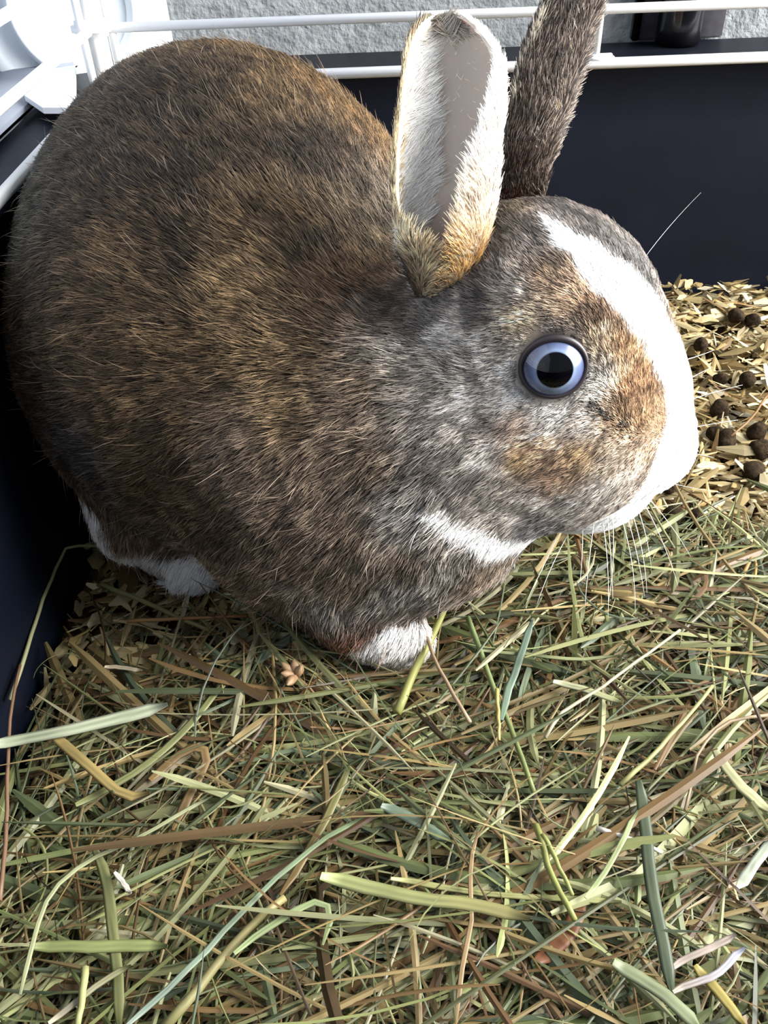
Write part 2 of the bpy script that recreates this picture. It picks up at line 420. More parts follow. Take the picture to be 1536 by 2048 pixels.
# cheap smooth value noise
_NG = rng.random((32, 32, 32))
def vnoise(P, freq, seed=0):
    q = P*freq+seed*7.31; i = np.floor(q).astype(int); f = q-i; f = f*f*(3-2*f); r = 0
    for a in (0, 1):
        for b in (0, 1):
            for c in (0, 1):
                w = (f[:, 0] if a else 1-f[:, 0])*(f[:, 1] if b else 1-f[:, 1])*(f[:, 2] if c else 1-f[:, 2])
                r = r+w*_NG[(i[:, 0]+a) % 32, (i[:, 1]+b) % 32, (i[:, 2]+c) % 32]
    return r
def white_mask(P, jitter=0.12):
    d = np.full(len(P), 9.0)
    for st in WHITES:
        for (a, ra), (b, rb) in zip(st[:-1], st[1:]): d = np.minimum(d, capsule(P, a, b, ra, rb))
    d = d+(vnoise(P, 2.5, 5)-.5)*jitter*1.5+rng.normal(size=len(P))*jitter*.5
    return np.clip(.5-d/0.10, 0, 1)
def coat(P):
    out = np.zeros((len(P), 3))
    for s in range(0, len(P), 20000):
        q = P[s:s+20000]
        d2 = ((q[:, None, :]-dabP[None])**2).sum(-1)
        w = 1/(d2+0.45-0.33*soft_axis(q)[:, None])**2
        out[s:s+20000] = (w@dabC)/w.sum(1)[:, None]
    return out

# comb: image-plane directions of the fur at points on the skin
COMB = [(300, 120, -.5, -.85), (500, 150, -.4, -.9), (650, 200, -.5, -.85), (740, 300, -.3, -.9), (120, 280, -.8, -.5), (60, 420, -.95, -.1), (300, 300, -.6, -.8), (480, 380, -.6, -.75), (600, 350, -.5, -.8),
 (250, 500, -.85, -.45), (420, 560, -.85, -.45), (540, 600, -.9, -.3), (100, 600, -1, .1), (250, 700, -1, 0), (400, 760, -1, .05), (550, 780, -.95, .25), (660, 720, -.9, -.1),
 (690, 600, -.7, -.6), (740, 520, -.5, -.7), (200, 850, -.95, .3), (350, 900, -.9, .4), (480, 950, -.85, .5), (620, 950, -.8, .6), (720, 980, -.75, .65), (450, 1100, -.6, .7),
 (600, 1120, -.65, .75), (750, 1120, -.5, .85), (650, 1220, -.3, .95), (850, 1150, -.25, .95), (950, 1130, -.05, 1), (300, 1020, -.7, .6), (230, 1080, -.2, .9), (1020, 1090, -.3, .9),
 (780, 700, -.85, .1), (800, 850, -.85, .45), (850, 950, -.75, .6), (900, 800, -.95, .25), (950, 730, -1, -.05), (980, 900, -.85, .5), (1080, 870, -.9, .4), (1180, 900, -.85, .5),
 (1050, 980, -.8, .6), (1180, 1000, -.75, .6), (1260, 960, -.7, .6), (1100, 1060, -.7, .6), (1300, 900, -.6, .5), (1330, 850, -.5, -.5), (1280, 820, -.5, -.8), (1240, 730, -.35, -.9), (1250, 650, -.4, -.9),
 (1180, 620, -.8, -.5), (1100, 610, -.95, -.2), (1020, 640, -1, .1), (1100, 530, -.6, -.75), (1010, 520, -.4, -.9), (1180, 520, -.6, -.8), (1060, 430, -.5, -.85), (1330, 650, -.3, -.95),
 (1370, 760, -.2, -1), (920, 620, -.8, -.3), (1240, 560, -.5, -.8), (1360, 930, -.3, .6), (1300, 1010, -.7, .7), (1200, 1050, -.8, .55), (1150, 790, -.8, .5), (1200, 800, -.6, -.3)]
cP, cD = [], []
for x, y, dx, dy in COMB:
    p, n_ = hit(x, y); d = cr*dx-cu*dy; cP.append(p); cD.append(d/np.linalg.norm(d))
for p, d in (((0, 30, 10), (-.7, .6, .1)), ((3, 27, 5), (-.6, .6, -.5)), ((-4, 38, 7), (-.7, .5, -.5)), ((5, 25, 9), (-.9, .3, 0)), ((-1, 33, 4), (-.6, .5, -.6))):
    cP.append(np.array(p, float)); cD.append(np.array(d, float))
cP = np.array(cP); cD = np.array(cD)
def comb(P):
    out = np.zeros((len(P), 3))
    for s in range(0, len(P), 20000):
        q = P[s:s+20000]; d2 = ((q[:, None, :]-cP[None])**2).sum(-1); w = 1/(d2+0.3)**2
        out[s:s+20000] = (w@cD)/w.sum(1)[:, None]
    return out

def make_fur(name, parent, P, N, D, L, lift, tip, base, radius, K=6, clump=0.35, clump_size=0.28, curl=0.05, mat=None, taper=0.25, band=True):
    """P roots, N normals, D flow, L length (cm), tip/base colours (linear): one Curves object"""
    n = len(P)
    D = D-(D*N).sum(1)[:, None]*N; D /= np.linalg.norm(D, axis=1)[:, None]+1e-9
    B = np.cross(N, D)
    ja = rng.normal(size=n)*0.13+(vnoise(P, 1.2, 1)-.5)*0.55+(vnoise(P, 3.1, 2)-.5)*0.6
    D = D*np.cos(ja)[:, None]+B*np.sin(ja)[:, None]
    th = lift+rng.normal(size=n)*0.10+(vnoise(P, 2.2, 3)-.5)*0.45
    th = np.clip(th, 0.06, 1.4)
    Ls = L*(0.75+0.4*rng.random(n))
    s = np.linspace(0, 1, K)[None, :, None]
    X = P[:, None]-N[:, None]*0.04+Ls[:, None, None]*(s*(D*np.cos(th)[:, None])[:, None]+(s-0.45*s*s)*(N*np.sin(th)[:, None])[:, None])
    if clump > 0:
        # gather each hair towards the nearest of a set of jittered cell centres
        cs = clump_size; cell = np.floor(P/cs+rng.normal(size=P.shape)*0.22).astype(np.int64)
        key = (cell[:, 0]*73856093) ^ (cell[:, 1]*19349663) ^ (cell[:, 2]*83492791)
        u, inv = np.unique(key, return_inverse=True)
        cnt = np.bincount(inv)[:, None]
        tipm = np.stack([np.bincount(inv, X[:, -1, k]) for k in range(3)], 1)/cnt
        rootm = np.stack([np.bincount(inv, P[:, k]) for k in range(3)], 1)/cnt
        shift = (tipm[inv]-X[:, -1])*clump
        shl = np.linalg.norm(shift, axis=1); shift *= (np.minimum(shl, 0.25)/(shl+1e-9))[:, None]
        X = X+shift[:, None]*(s**1.6)
    X += rng.normal(size=(n, 1, 3))*curl*Ls[:, None, None]*s**2
    q = parent; off = np.zeros(3)
    while q is not None: off = off+np.array(q.location)/S; q = q.parent
    X = (X-off)*S
    cu_ = bpy.data.hair_curves.new(name); cu_.add_curves([K]*n)
    cu_.position_data.foreach_set('vector', X.astype(np.float32).ravel())
    rad = np.asarray(radius)*np.ones(n)
    prof = np.interp(np.linspace(0, 1, K), [0, .5, 1], [0.8, 1.0, taper])
    r = (rad[:, None]*prof[None]*S).astype(np.float32)
    ra = cu_.attributes.get('radius') or cu_.attributes.new('radius', 'FLOAT', 'POINT')
    ra.data.foreach_set('value', r.ravel())
    ca = cu_.attributes.new('col', 'FLOAT_COLOR', 'POINT')
    t = np.linspace(0, 1, K)[None, :, None]
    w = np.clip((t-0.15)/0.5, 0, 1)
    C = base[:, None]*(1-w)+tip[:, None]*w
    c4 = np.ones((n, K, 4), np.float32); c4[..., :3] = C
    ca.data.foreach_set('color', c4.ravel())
    cu_.materials.append(mat or M_fur)
    o = link(bpy.data.objects.new(name, cu_), parent)
    return o

def scatter(V, F, N, weight, n):
    Q = V[F]; ar = np.linalg.norm(np.cross(Q[:, 2]-Q[:, 0], Q[:, 3]-Q[:, 1]), axis=1)*weight
    f = rng.choice(len(F), n, p=ar/ar.sum()); u, v = rng.random(n), rng.random(n)
    w = np.stack([(1-u)*(1-v), u*(1-v), u*v, (1-u)*v], 1)[..., None]
    P = (V[F[f]]*w).sum(1); M = (N[F[f]]*w).sum(1); M /= np.linalg.norm(M, axis=1)[:, None]+1e-9
    return P, M

def eye_dist(P):
    """signed measure: <0 inside the lid opening"""
    r = []
    for c, a in ((e_c, en), (e_c2, en2)):
        q = P-c; h = q@a; rr = np.linalg.norm(q-h[:, None]*a, axis=1); r.append(np.where(h > 0, rr, 9)-0.86)
    return np.minimum(r[0], r[1])

bodycol = coat(BV)*0.55
wm = white_mask(BV, 0)[:, None]; bodycol = bodycol*(1-wm)+wm*0.8
near = np.clip(1-(eye_dist(BV)+.1)/0.25, 0, 1)[:, None]; bodycol = bodycol*(1-near)+lin((30, 26, 28))*near
body = mesh_obj('body', BV, BF, M_skin, rab, cols=bodycol)

FC = BV[BF].mean(1); FN = BN[BF].mean(1); FN /= np.linalg.norm(FN, axis=1)[:, None]+1e-9
hd = soft_axis(FC)
tocam = (CAM-FC); tocam /= np.linalg.norm(tocam, axis=1)[:, None]
face = (FN*tocam).sum(1)
wgt = (0.35+0.65*np.clip((face+0.35)/0.3, 0, 1))*(1+1.9*hd)*(0.25+0.75*(FC[:, 2] > 0.3))
NB = 480000
P, N = scatter(BV, BF, BN, wgt, NB)
ed = eye_dist(P); keep = ed > 0.0; P, N, ed = P[keep], N[keep], ed[keep]
hd = soft_axis(P)
D = comb(P)
L = 0.74*(1-hd)+0.42*hd
muz = np.clip((P[:, 0]-6.2)/2.0, 0, 1)*hd; L = L*(1-0.45*muz)
L = L*np.clip(0.35+ed/0.9, 0.3, 1)
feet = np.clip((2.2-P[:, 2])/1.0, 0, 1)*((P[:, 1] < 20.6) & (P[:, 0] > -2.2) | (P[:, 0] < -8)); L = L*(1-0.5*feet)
low = np.clip((4.5-P[:, 2])/2.5, 0, 1)*(1-hd)*(1-feet); L = L*(1+0.35*low)
lift = 0.56*(1-hd)+0.42*hd
col = coat(P)
n1 = vnoise(P, 1.3, 11); n2 = vnoise(P, 4.0, 12); rr = rng.random(len(P))
# agouti ticking: pale banded hairs among dark tipped ones, in small tufts
tick = (n2-.5)*1.1+(n1-.5)*0.5+(vnoise(P*np.array([1, 1, 1.3]), 8.0, 14)-.5)*0.7+(rr-.5)*1.0
bright = np.exp(tick*1.45-0.1)
tip = col*bright[:, None]
grey = tip.mean(1, keepdims=True)
tip = np.where((rr < 0.16)[:, None], col*0.22, tip)
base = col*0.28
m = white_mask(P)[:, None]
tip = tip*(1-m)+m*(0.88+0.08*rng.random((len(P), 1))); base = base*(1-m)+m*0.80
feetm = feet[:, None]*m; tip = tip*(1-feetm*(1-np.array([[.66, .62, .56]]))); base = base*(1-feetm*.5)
tip = np.clip(tip, 0, 0.97)
# darker short hairs on the lid rim
rim = np.clip(1-ed/0.16, 0, 1)[:, None]; tip = tip*(1-rim)+lin((46, 42, 44))*rim; base = base*(1-rim)+lin((30, 26, 28))*rim
rad = 0.0105*(1-hd)+0.0080*hd
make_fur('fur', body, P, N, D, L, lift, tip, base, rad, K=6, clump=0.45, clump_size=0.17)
# sparse long guard hairs standing off the coat
ng = 2000
P, N = scatter(BV, BF, BN, wgt/(1+1.9*soft_axis(FC)), ng); hd = soft_axis(P); k = (hd < 0.4) & (P[:, 2] > 0.8); P, N = P[k], N[k]
col = coat(P)
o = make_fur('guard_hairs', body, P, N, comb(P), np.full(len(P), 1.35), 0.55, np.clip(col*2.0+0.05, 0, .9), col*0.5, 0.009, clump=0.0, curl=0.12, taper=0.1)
o['label'] = 'long pale guard hairs standing off the coat'

# eyes: dark ball, pale blue iris ring, wide pupil, lids
M_eye = material('eye_dark', (22, 20, 26), rough=0.04, spec=0.35)
M_iris = material('eye_iris', rough=0.25, spec=0.5, attr='col', coat=1.0)
M_iris.node_tree.nodes['Principled BSDF'].inputs['Coat Roughness'].default_value = 0.02
M_pupil = material('eye_pupil', (4, 4, 7), rough=0.03, spec=0.3)
M_lid = material('eye_lid', (40, 33, 36), rough=0.45)
def sphere_zone(c, ax, R, a0, a1, nr=14, n=72):
    return lathe([(R*math.sin(a), R*math.cos(a)) for a in np.linspace(max(a0, .001), a1, nr)], c, ax, n)
for k, (c, a) in enumerate(((e_c, en), (e_c2, en2))):
    V, F = sphere_zone(c, a, ER, 0, math.pi*0.75, 30)
    ball = mesh_obj('eye', V, [q[::-1] for q in F], M_eye, rab)
    A0, A1 = math.radians(28.5), math.radians(61)
    V, F = sphere_zone(c, a, ER+0.006, A0, A1, 20)
    V = np.array(V); q = (V-c)/(ER+0.006); ang = np.arccos(np.clip(q@a, -1, 1)); tt = (ang-A0)/(A1-A0)
    xs = [0, .10, .3, .62, .85, 1.0]
    pal = lin(np.array([(60, 74, 100), (150, 172, 206), (118, 134, 174), (98, 112, 156), (66, 70, 108), (18, 18, 28)]))*0.58
    ic = np.stack([np.interp(tt, xs, pal[:, i]) for i in range(3)], 1)
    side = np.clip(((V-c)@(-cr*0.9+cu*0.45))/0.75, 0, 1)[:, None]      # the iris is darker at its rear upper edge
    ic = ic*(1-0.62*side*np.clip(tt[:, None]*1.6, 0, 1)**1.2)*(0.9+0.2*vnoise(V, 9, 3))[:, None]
    mesh_obj('iris', V, F, M_iris, ball, cols=ic)
    V, F = sphere_zone(c, a, ER+0.009, 0, A0+0.01, 10); mesh_obj('pupil', V, F, M_pupil, ball)
    # lids: one rim following the opening, the upper half heavier
    bx = np.cross(cu, a); bx /= np.linalg.norm(bx); by = np.cross(a, bx)
    pts, rad = [], []
    for t in np.linspace(0, 2*math.pi, 60, endpoint=False):
        ro = 0.80+0.03*math.cos(2*t)
        dx, dy = math.cos(t), math.sin(t)
        h = math.sqrt(max((ER+0.03)**2-ro**2, 0))+0.0
        pts.append(c+bx*dx*ro+by*dy*(ro-0.02)+a*h); rad.append(0.065+0.055*max(0, dy))
    pts.append(pts[0]); rad.append(rad[0])
    V, F = tube(pts, rad, 10, cap=False); mesh_obj('eyelid', V, F, M_lid, rab)
# dark tear crease running from the eye towards the muzzle
cre = [hit(x, y) for x, y in ((1172, 792), (1195, 812), (1222, 832), (1250, 842))]
P = []; 
for (p0, n0), (p1, n1_) in zip(cre[:-1], cre[1:]):
    for t in rng.random(70): P.append((p0+(p1-p0)*t+rng.normal(size=3)*0.05, n0))
Pc = np.array([p for p, _ in P]); Nc = np.array([q for _, q in P])
make_fur('tear_crease', body, Pc, Nc, np.tile(cr*0.5-cu*0.6, (len(Pc), 1)), np.full(len(Pc), 0.3), 0.5, np.tile(lin((40, 34, 30)), (len(Pc), 1)), np.tile(lin((30, 26, 24)), (len(Pc), 1)), 0.012, clump=0.2)

# ears: a curled sheet of skin with an outer coat and a fringe along both rims
def make_ear(rows, dist0, dist1, rot, AL, AR, depth, name='ear', thick=0.14, nu=44, na=46, mode='near'):
    """rows: (py, left px, right px) from base to tip; every section is scaled to reach those edges"""
    t_cam = -cf
    rows = np.array(rows, float); us = np.linspace(0, 1, len(rows))
    U = np.linspace(0, 1, nu)
    py = np.interp(U, us, rows[:, 0]); lx = np.interp(U, us, rows[:, 1]); rx = np.interp(U, us, rows[:, 2])
    dist = np.interp(U, [0, .1, .22, 1], [dist0+1.3, dist0+.5, dist0, dist1])
    if rows.shape[1] > 3: ol = np.interp(U, us, rows[:, 3]); orr = np.interp(U, us, rows[:, 4])
    outer = np.zeros((nu, na, 3)); inner = np.zeros((nu, na, 3))
    for i, u in enumerate(U):
        al, ar = np.interp(u, [0, .15, .3, .6, .85, 1], AL), np.interp(u, [0, .15, .3, .6, .85, 1], AR)
        ro = np.interp(u, [0, 1], rot)
        if rows.shape[1] > 3:
            c_ = (lx[i]+rx[i])/2; hw_ = (rx[i]-lx[i])/2
            pr_ = 180-math.degrees(math.asin(np.clip((orr[i]-c_)/hw_, -.95, .995)))
            pl_ = 180-math.degrees(math.asin(np.clip((c_-ol[i])/hw_, -.95, .995)))
            k_ = np.clip((0.34-u)/0.16, 0, 1); pl_ = pl_*k_+(1-k_)*98
            a = np.radians(np.linspace(-pl_, pr_, na))
        else:
            a = np.radians(np.linspace(-al, ar, na)+ro)
        ex, ez = np.sin(a), -np.cos(a)
        mid = CAM+ray((lx[i]+rx[i])/2, py[i])*dist[i]
        z = (mid-CAM)@cf; w = (rx[i]-lx[i])/FPX*z/2
        x0, x1 = ex.min(), ex.max(); ex = (ex-(x0+x1)/2)/((x1-x0)/2)
        dsc = w*np.interp(u, [0, .25, .7, 1], depth)
        zz = ez*dsc
        # sections bend: the tip leans
        o = mid[None]+cr[None]*(ex*w)[:, None]+t_cam[None]*zz[:, None]
        th = thick*min(1, w/0.5)
        cen = mid
        inn = o-(o-cen)/(np.linalg.norm(o-cen, axis=1)[:, None]+1e-6)*min(th, w*0.5)
        outer[i] = o; inner[i] = inn
    V = np.concatenate([outer.reshape(-1, 3), inner.reshape(-1, 3)]); n = nu*na
    F = []
    for i in range(nu-1):
        for j in range(na-1):
            q = [i*na+j, i*na+j+1, (i+1)*na+j+1, (i+1)*na+j]; F.append(q); F.append([n+k for k in q][::-1])
        for j in (0, na-1):
            q = [i*na+j, (i+1)*na+j, n+(i+1)*na+j, n+i*na+j]; F.append(q if j == 0 else q[::-1])
    for j in range(na-1):
        F.append([(nu-1)*na+j, (nu-1)*na+j+1, n+(nu-1)*na+j+1, n+(nu-1)*na+j])
    return V, np.array(F), outer, inner, U
def grid_normals(G):
    du = np.gradient(G, axis=0); dv = np.gradient(G, axis=1); N = np.cross(du, dv); return N/(np.linalg.norm(N, axis=2)[..., None]+1e-9), du/(np.linalg.norm(du, axis=2)[..., None]+1e-9), dv/(np.linalg.norm(dv, axis=2)[..., None]+1e-9)
def bil(G, u, v):
    nu, na = G.shape[:2]; a = u*(nu-1); b = v*(na-1); i = np.minimum(a.astype(int), nu-2); j = np.minimum(b.astype(int), na-2); f = (a-i)[:, None]; g = (b-j)[:, None]
    return (G[i, j]*(1-f)+G[i+1, j]*f)*(1-g)+(G[i, j+1]*(1-f)+G[i+1, j+1]*f)*g
M_ear = material('ear_skin', rough=0.65, spec=0.2, attr='col')
be = M_ear.node_tree.nodes['Principled BSDF']
be.inputs['Subsurface Weight'].default_value = 0.25; be.inputs['Subsurface Scale'].default_value = 0.004

def ear_fur(ear, outer, inner, n_out, n_in, colour_out, colour_in, hair_in_width, len_out=0.42):
    def area_sample(G, n, wf):
        u, v = rng.random(n*4), rng.random(n*4)
        du = np.gradient(G, axis=0); dv = np.gradient(G, axis=1); A = np.linalg.norm(np.cross(du, dv), axis=2)[..., None]
        w = bil(A, u, v)[:, 0]*wf(u, v); k = rng.random(n*4) < w/np.quantile(w, .98); return u[k][:n], v[k][:n]
    # outside
    Nn, Du, Dv = grid_normals(outer)
    cen = outer.mean(axis=1, keepdims=True); sg = np.sign(((outer-cen)*Nn).sum(-1).mean()); Nn = Nn*sg
    u, v = area_sample(outer, n_out, lambda u, v: (u < .965)*1.0)
    P = bil(outer, u, v); N = bil(Nn, u, v); N /= np.linalg.norm(N, axis=1)[:, None]+1e-9
    D = bil(Du, u, v)+bil(Dv, u, v)*(np.clip((v-.78)/.15, 0, 1)*1.3-np.clip((.14-v)/.1, 0, 1)*1.1)[:, None]
    tip = colour_out(u, v, P); rr = rng.random((len(u), 1)); tip = np.clip(tip*np.exp((rr-.5)*0.9+(vnoise(P, 5, 4)[:, None]-.5)*0.8), 0, .95)
    lightish = np.clip(tip.mean(1, keepdims=True)*1.6, 0, 1)
    make_fur('outer_fur', ear, P, N, D, np.full(len(P), len_out)*(0.7+0.5*rng.random(len(P)))*np.clip((1.0-u)*6, .25, 1), 0.30, tip, tip*(0.35+0.6*lightish), 0.0095, clump=0.25, clump_size=0.16)
    # inside: dense pale hair near the rims, thin towards the hollow
    Nn, Du, Dv = grid_normals(inner); Nn = -Nn*sg
    u, v = area_sample(inner, n_in, lambda u, v: (u < .965)*0.012+(u < .965)*np.clip(hair_in_width(u, v), 0, 1))
    P = bil(inner, u, v); N = bil(Nn, u, v); N /= np.linalg.norm(N, axis=1)[:, None]+1e-9
    D = bil(Du, u, v)*0.8+bil(Dv, u, v)*np.where(v < .5, 1, -1)[:, None]*0.75
    tip = colour_in(u, v, P); rr = rng.random((len(u), 1)); tip = np.clip(tip*np.exp((rr-.5)*0.5), 0, .95)
    make_fur('inner_fur', ear, P, N, D, (0.45+0.35*rng.random(len(P)))*np.where(hair_in_width(u, v) > .3, 1, .5)*np.clip((1.0-u)*6, .25, 1), 0.40, tip, tip*0.8, 0.009, clump=0.35, clump_size=0.16)

rows = [(612, 846, 884, 862, 868), (590, 832, 905, 868, 874), (560, 817, 928, 880, 890), (520, 803, 955, 886, 898), (480, 795, 972, 882, 905), (430, 789, 985, 872, 916), (380, 785, 994, 862, 928), (320, 787, 1000, 856, 945),
        (260, 792, 1006, 858, 965), (200, 799, 1011, 862, 985), (150, 805, 1010, 862, 996), (110, 811, 998, 868, 985), (75, 822, 978, 862, 965), (48, 838, 950, 862, 940), (34, 856, 925, 870, 915), (27, 872, 905, 880, 900)]
RW = np.array(rows, float)
V, F, OUT, INN, U = make_ear(rows, 22.2, 24.4, (-28, -16), [156, 134, 112, 96, 84, 76], [196, 188, 180, 158, 126, 92], [0.8, 0.72, 0.55, 0.34])
n_ = len(V)//2
uu = np.repeat(U, 46); vv = np.tile(np.linspace(0, 1, 46), 44)
rimness = np.clip((np.abs(vv-.5)-.30)/.15, 0, 1)[:, None]
deep = np.clip((0.42-uu)/0.22, 0, 1)[:, None]
cin = lin((188, 178, 168))*(1-deep)+lin((96, 60, 54))*deep
cin = cin*(1-rimness)+lin((236, 230, 220))*rimness
cout = np.tile(lin((86, 74, 64)), (n_, 1))*(1-rimness)+lin((205, 192, 170))*rimness
ear = mesh_obj('ear', V, F, M_ear, rab, cols=np.concatenate([cout, cin])); ear['label'] = 'near ear, open towards the camera, white and cream inside'
CRM = lin((228, 208, 172)); TAN = lin((206, 168, 112)); WHT = lin((246, 244, 240)); GRB = lin((96, 84, 74)); DKR = lin((52, 46, 42)); GRY = lin((168, 160, 150))
def c_out(u, v, P):
    r = np.clip((v-.62)/.12, 0, 1)[:, None]; l = np.clip((.20-v)/.08, 0, 1)*np.clip((.6-u)/.1, 0, 1)+np.clip((.05-v)/.03, 0, 1); l = np.clip(l, 0, 1)[:, None]
    uu = u[:, None]
    right = TAN*(1-np.clip((uu-.18)/.3, 0, 1))+WHT*np.clip((uu-.18)/.3, 0, 1)
    low = np.clip((0.12-uu)/.1, 0, 1); right = right*(1-low)+lin((150, 136, 118))*low
    top = np.clip((uu-.84)/.08, 0, 1); right = right*(1-top)+GRY*top
    left = np.where(rng.random(u.shape)[:, None] < 0.25, GRB, CRM)
    c = GRB*(1-r)+right*r; c = c*(1-l)+left*l; return c
def c_in(u, v, P):
    uu = u[:, None]; top = np.clip((uu-.76)/.1, 0, 1)
    c = np.where(v[:, None] < .5, WHT, CRM*.5+WHT*.5); edge = (np.clip((.10-v)/.06, 0, 1)*np.clip((.75-u)/.2, 0, 1))[:, None]*(rng.random(u.shape)[:, None] < .6)
    c = c*(1-edge)+CRM*.8*edge
    gt = np.where(rng.random(u.shape)[:, None] < .5, lin((120, 108, 96)), GRY); c = c*(1-top)+gt*top; return c
def hw(u, v):
    wl = np.interp(u, [0, .2, .5, .8, 1], [.12, .26, .34, .26, .2]); wr = np.interp(u, [0, .3, .6, 1], [.06, .10, .14, .16])
    a = np.clip((wl-v)/.05, 0, 1)+np.clip((v-(1-wr))/.05, 0, 1)+np.clip((u-.78)/.08, 0, 1); return a
ear_fur(ear, OUT, INN, 20000, 17000, c_out, c_in, hw)
# far ear, seen from behind its back
rows2 = [(430, 990, 1090), (390, 996, 1090), (340, 1002, 1098), (280, 1010, 1118), (220, 1018, 1140), (160, 1028, 1158), (100, 1046, 1174), (40, 1070, 1192), (-20, 1098, 1208), (-70, 1122, 1216), (-110, 1146, 1212), (-135, 1166, 1202)]
V, F, OUT, INN, U = make_ear(rows2, 25.2, 26.6, (196, 200), [120, 110, 100, 90, 80, 75], [120, 110, 100, 90, 80, 75], [0.7, 0.55, 0.4, 0.3])
cout = np.tile(lin((70, 60, 54)), (n_, 1)); ear2 = mesh_obj('ear', V, F, M_ear, rab, cols=np.concatenate([cout, cin])); ear2['label'] = 'far ear, its dark grey brown back towards the camera'
def c_out2(u, v, P):
    b = lin((92, 80, 72))[None]*np.ones((len(u), 1)); k = (rng.random(u.shape)[:, None] < .4); return np.where(k, lin((150, 136, 124)), b*0.6)
ear_fur(ear2, OUT, INN, 22000, 5000, c_out2, c_in, hw, len_out=0.42)

# whiskers
M_whisk = material('whisker_hair', (240, 240, 240), rough=0.3)
wh = []
for (x0, y0, x1, y1, bend, dd) in ((1290, 1010, 1345, 1165, 10, -1.2), (1262, 1020, 1300, 1190, 14, -1.5), (1240, 1028, 1262, 1210, 16, -1.6), (1225, 1030, 1228, 1225, 12, -1.8), (1205, 1040, 1196, 1230, 12, -1.8),
        (1188, 1046, 1170, 1215, 10, -2), (1165, 1055, 1150, 1190, 8, -2), (1140, 1064, 1080, 1215, -10, -2), (1120, 1070, 1045, 1190, -12, -2), (1275, 1015, 1320, 1140, 10, -1), (1300, 1000, 1380, 1120, 12, 0),
        (1320, 960, 1430, 985, -6, 0), (1350, 900, 1420, 915, -4, 1), (1365, 860, 1470, 840, -8, 1), (1375, 760, 1462, 735, -6, 1.5), (1370, 720, 1448, 700, -5, 1.5), (1380, 800, 1480, 770, -8, 1),
        (1215, 1034, 1215, 1170, 5, -2), (1252, 1026, 1282, 1160, 8, -2), (1310, 500, 1385, 385, 3, 2)):
    x1 += rng.normal()*14; y1 += rng.normal()*16 if y1 > 1100 else 0; bend += rng.normal()*9
    p, n_w = hit(x0, y0); dist = np.linalg.norm(p-CAM)
    q = CAM+ray(x1, y1)*(dist+dd); m_ = (p+q)/2+cr*bend*0.012
    wh.append((p, m_, q))
V, F = [], []
parts = []
for p, m_, q in wh:
    t = np.linspace(0, 1, 9)[:, None]; pts = p*(1-t)**2+2*m_*t*(1-t)+q*t*t
    parts.append(tube(pts, np.linspace(0.013, 0.003, 9)*(0.4 if p is wh[-1][0] else 1), 5))
V, F = merge(parts); o = mesh_obj('whiskers', V, F, M_whisk, rab); meta(o, 'fine white whiskers around the muzzle and chin', kind='stuff')
# nose: small pale pad with two slit nostrils, and the cleft of the mouth below it
bvh2 = BVHTree.FromPolygons([Vector(v) for v in BV], BF.tolist())
def front(y, z):
    h = bvh2.ray_cast(Vector((16, y, z)), Vector((-1, 0, 0)))
    return np.array(h[0])
M_nose = material('nose_skin', (226, 190, 180), rough=0.55)
M_slit = material('nostril', (120, 70, 66), rough=0.6)
nz = 7.55; c0 = front(21.55, nz)
bm = bmesh.new(); bmesh.ops.create_uvsphere(bm, u_segments=20, v_segments=12, radius=1.0)
V = np.array([list(v.co) for v in bm.verts]); bm.verts.index_update(); F = [[v.index for v in f.verts] for f in bm.faces]; bm.free()
V = V*np.array([.22, .42, .26])*(1-.25*np.clip(-V[:, 2:3], 0, 1)*np.array([0, 1, 0]))+c0+np.array([-.02, 0, 0])
nose = mesh_obj('nose', V, F, M_nose, rab)
for sy in (-1, 1):
    pts = [c0+np.array([.17-.08*t, sy*(.08+.26*t), -.06+.14*t]) for t in np.linspace(0, 1, 6)]
    V, F = tube(pts, [.02, .035, .045, .045, .035, .02], 6); mesh_obj('nostril', V, F, M_slit, nose)
pts = []
for z in np.linspace(nz-.25, 6.05, 8):
    q = front(21.55, z)+np.array([.16, 0, 0]); pts.append(q)
V, F = tube(pts, .022, 6); mesh_obj('mouth', V, F, M_slit, rab)

# ---------------------------------------------------------------- bedding: litter base, straw chips, hay, droppings
M_litter = add_noise_color(material('litter', rough=1.0, spec=0.1), (34, 26, 16), (92, 72, 42), scale=260, lo=.4, hi=.62, bump=1.0, bump_scale=420, dist=0.004)
M_straw = material('straw', rough=0.5, spec=0.35, attr='col')
M_hay = material('hay', rough=0.48, spec=0.4, attr='col')
for m in (M_straw, M_hay):
    nt = m.node_tree; b = nt.nodes['Principled BSDF']; tr = nt.nodes.new('ShaderNodeBsdfTranslucent'); mx = nt.nodes.new('ShaderNodeMixShader'); mx.inputs[0].default_value = 0.22
    at = [q for q in nt.nodes if q.bl_idname == 'ShaderNodeAttribute'][0]
    nt.links.new(at.outputs['Color'], tr.inputs['Color'])
    nt.links.new(b.outputs[0], mx.inputs[1]); nt.links.new(tr.outputs[0], mx.inputs[2]); nt.links.new(mx.outputs[0], nt.nodes['Material Output'].inputs['Surface'])

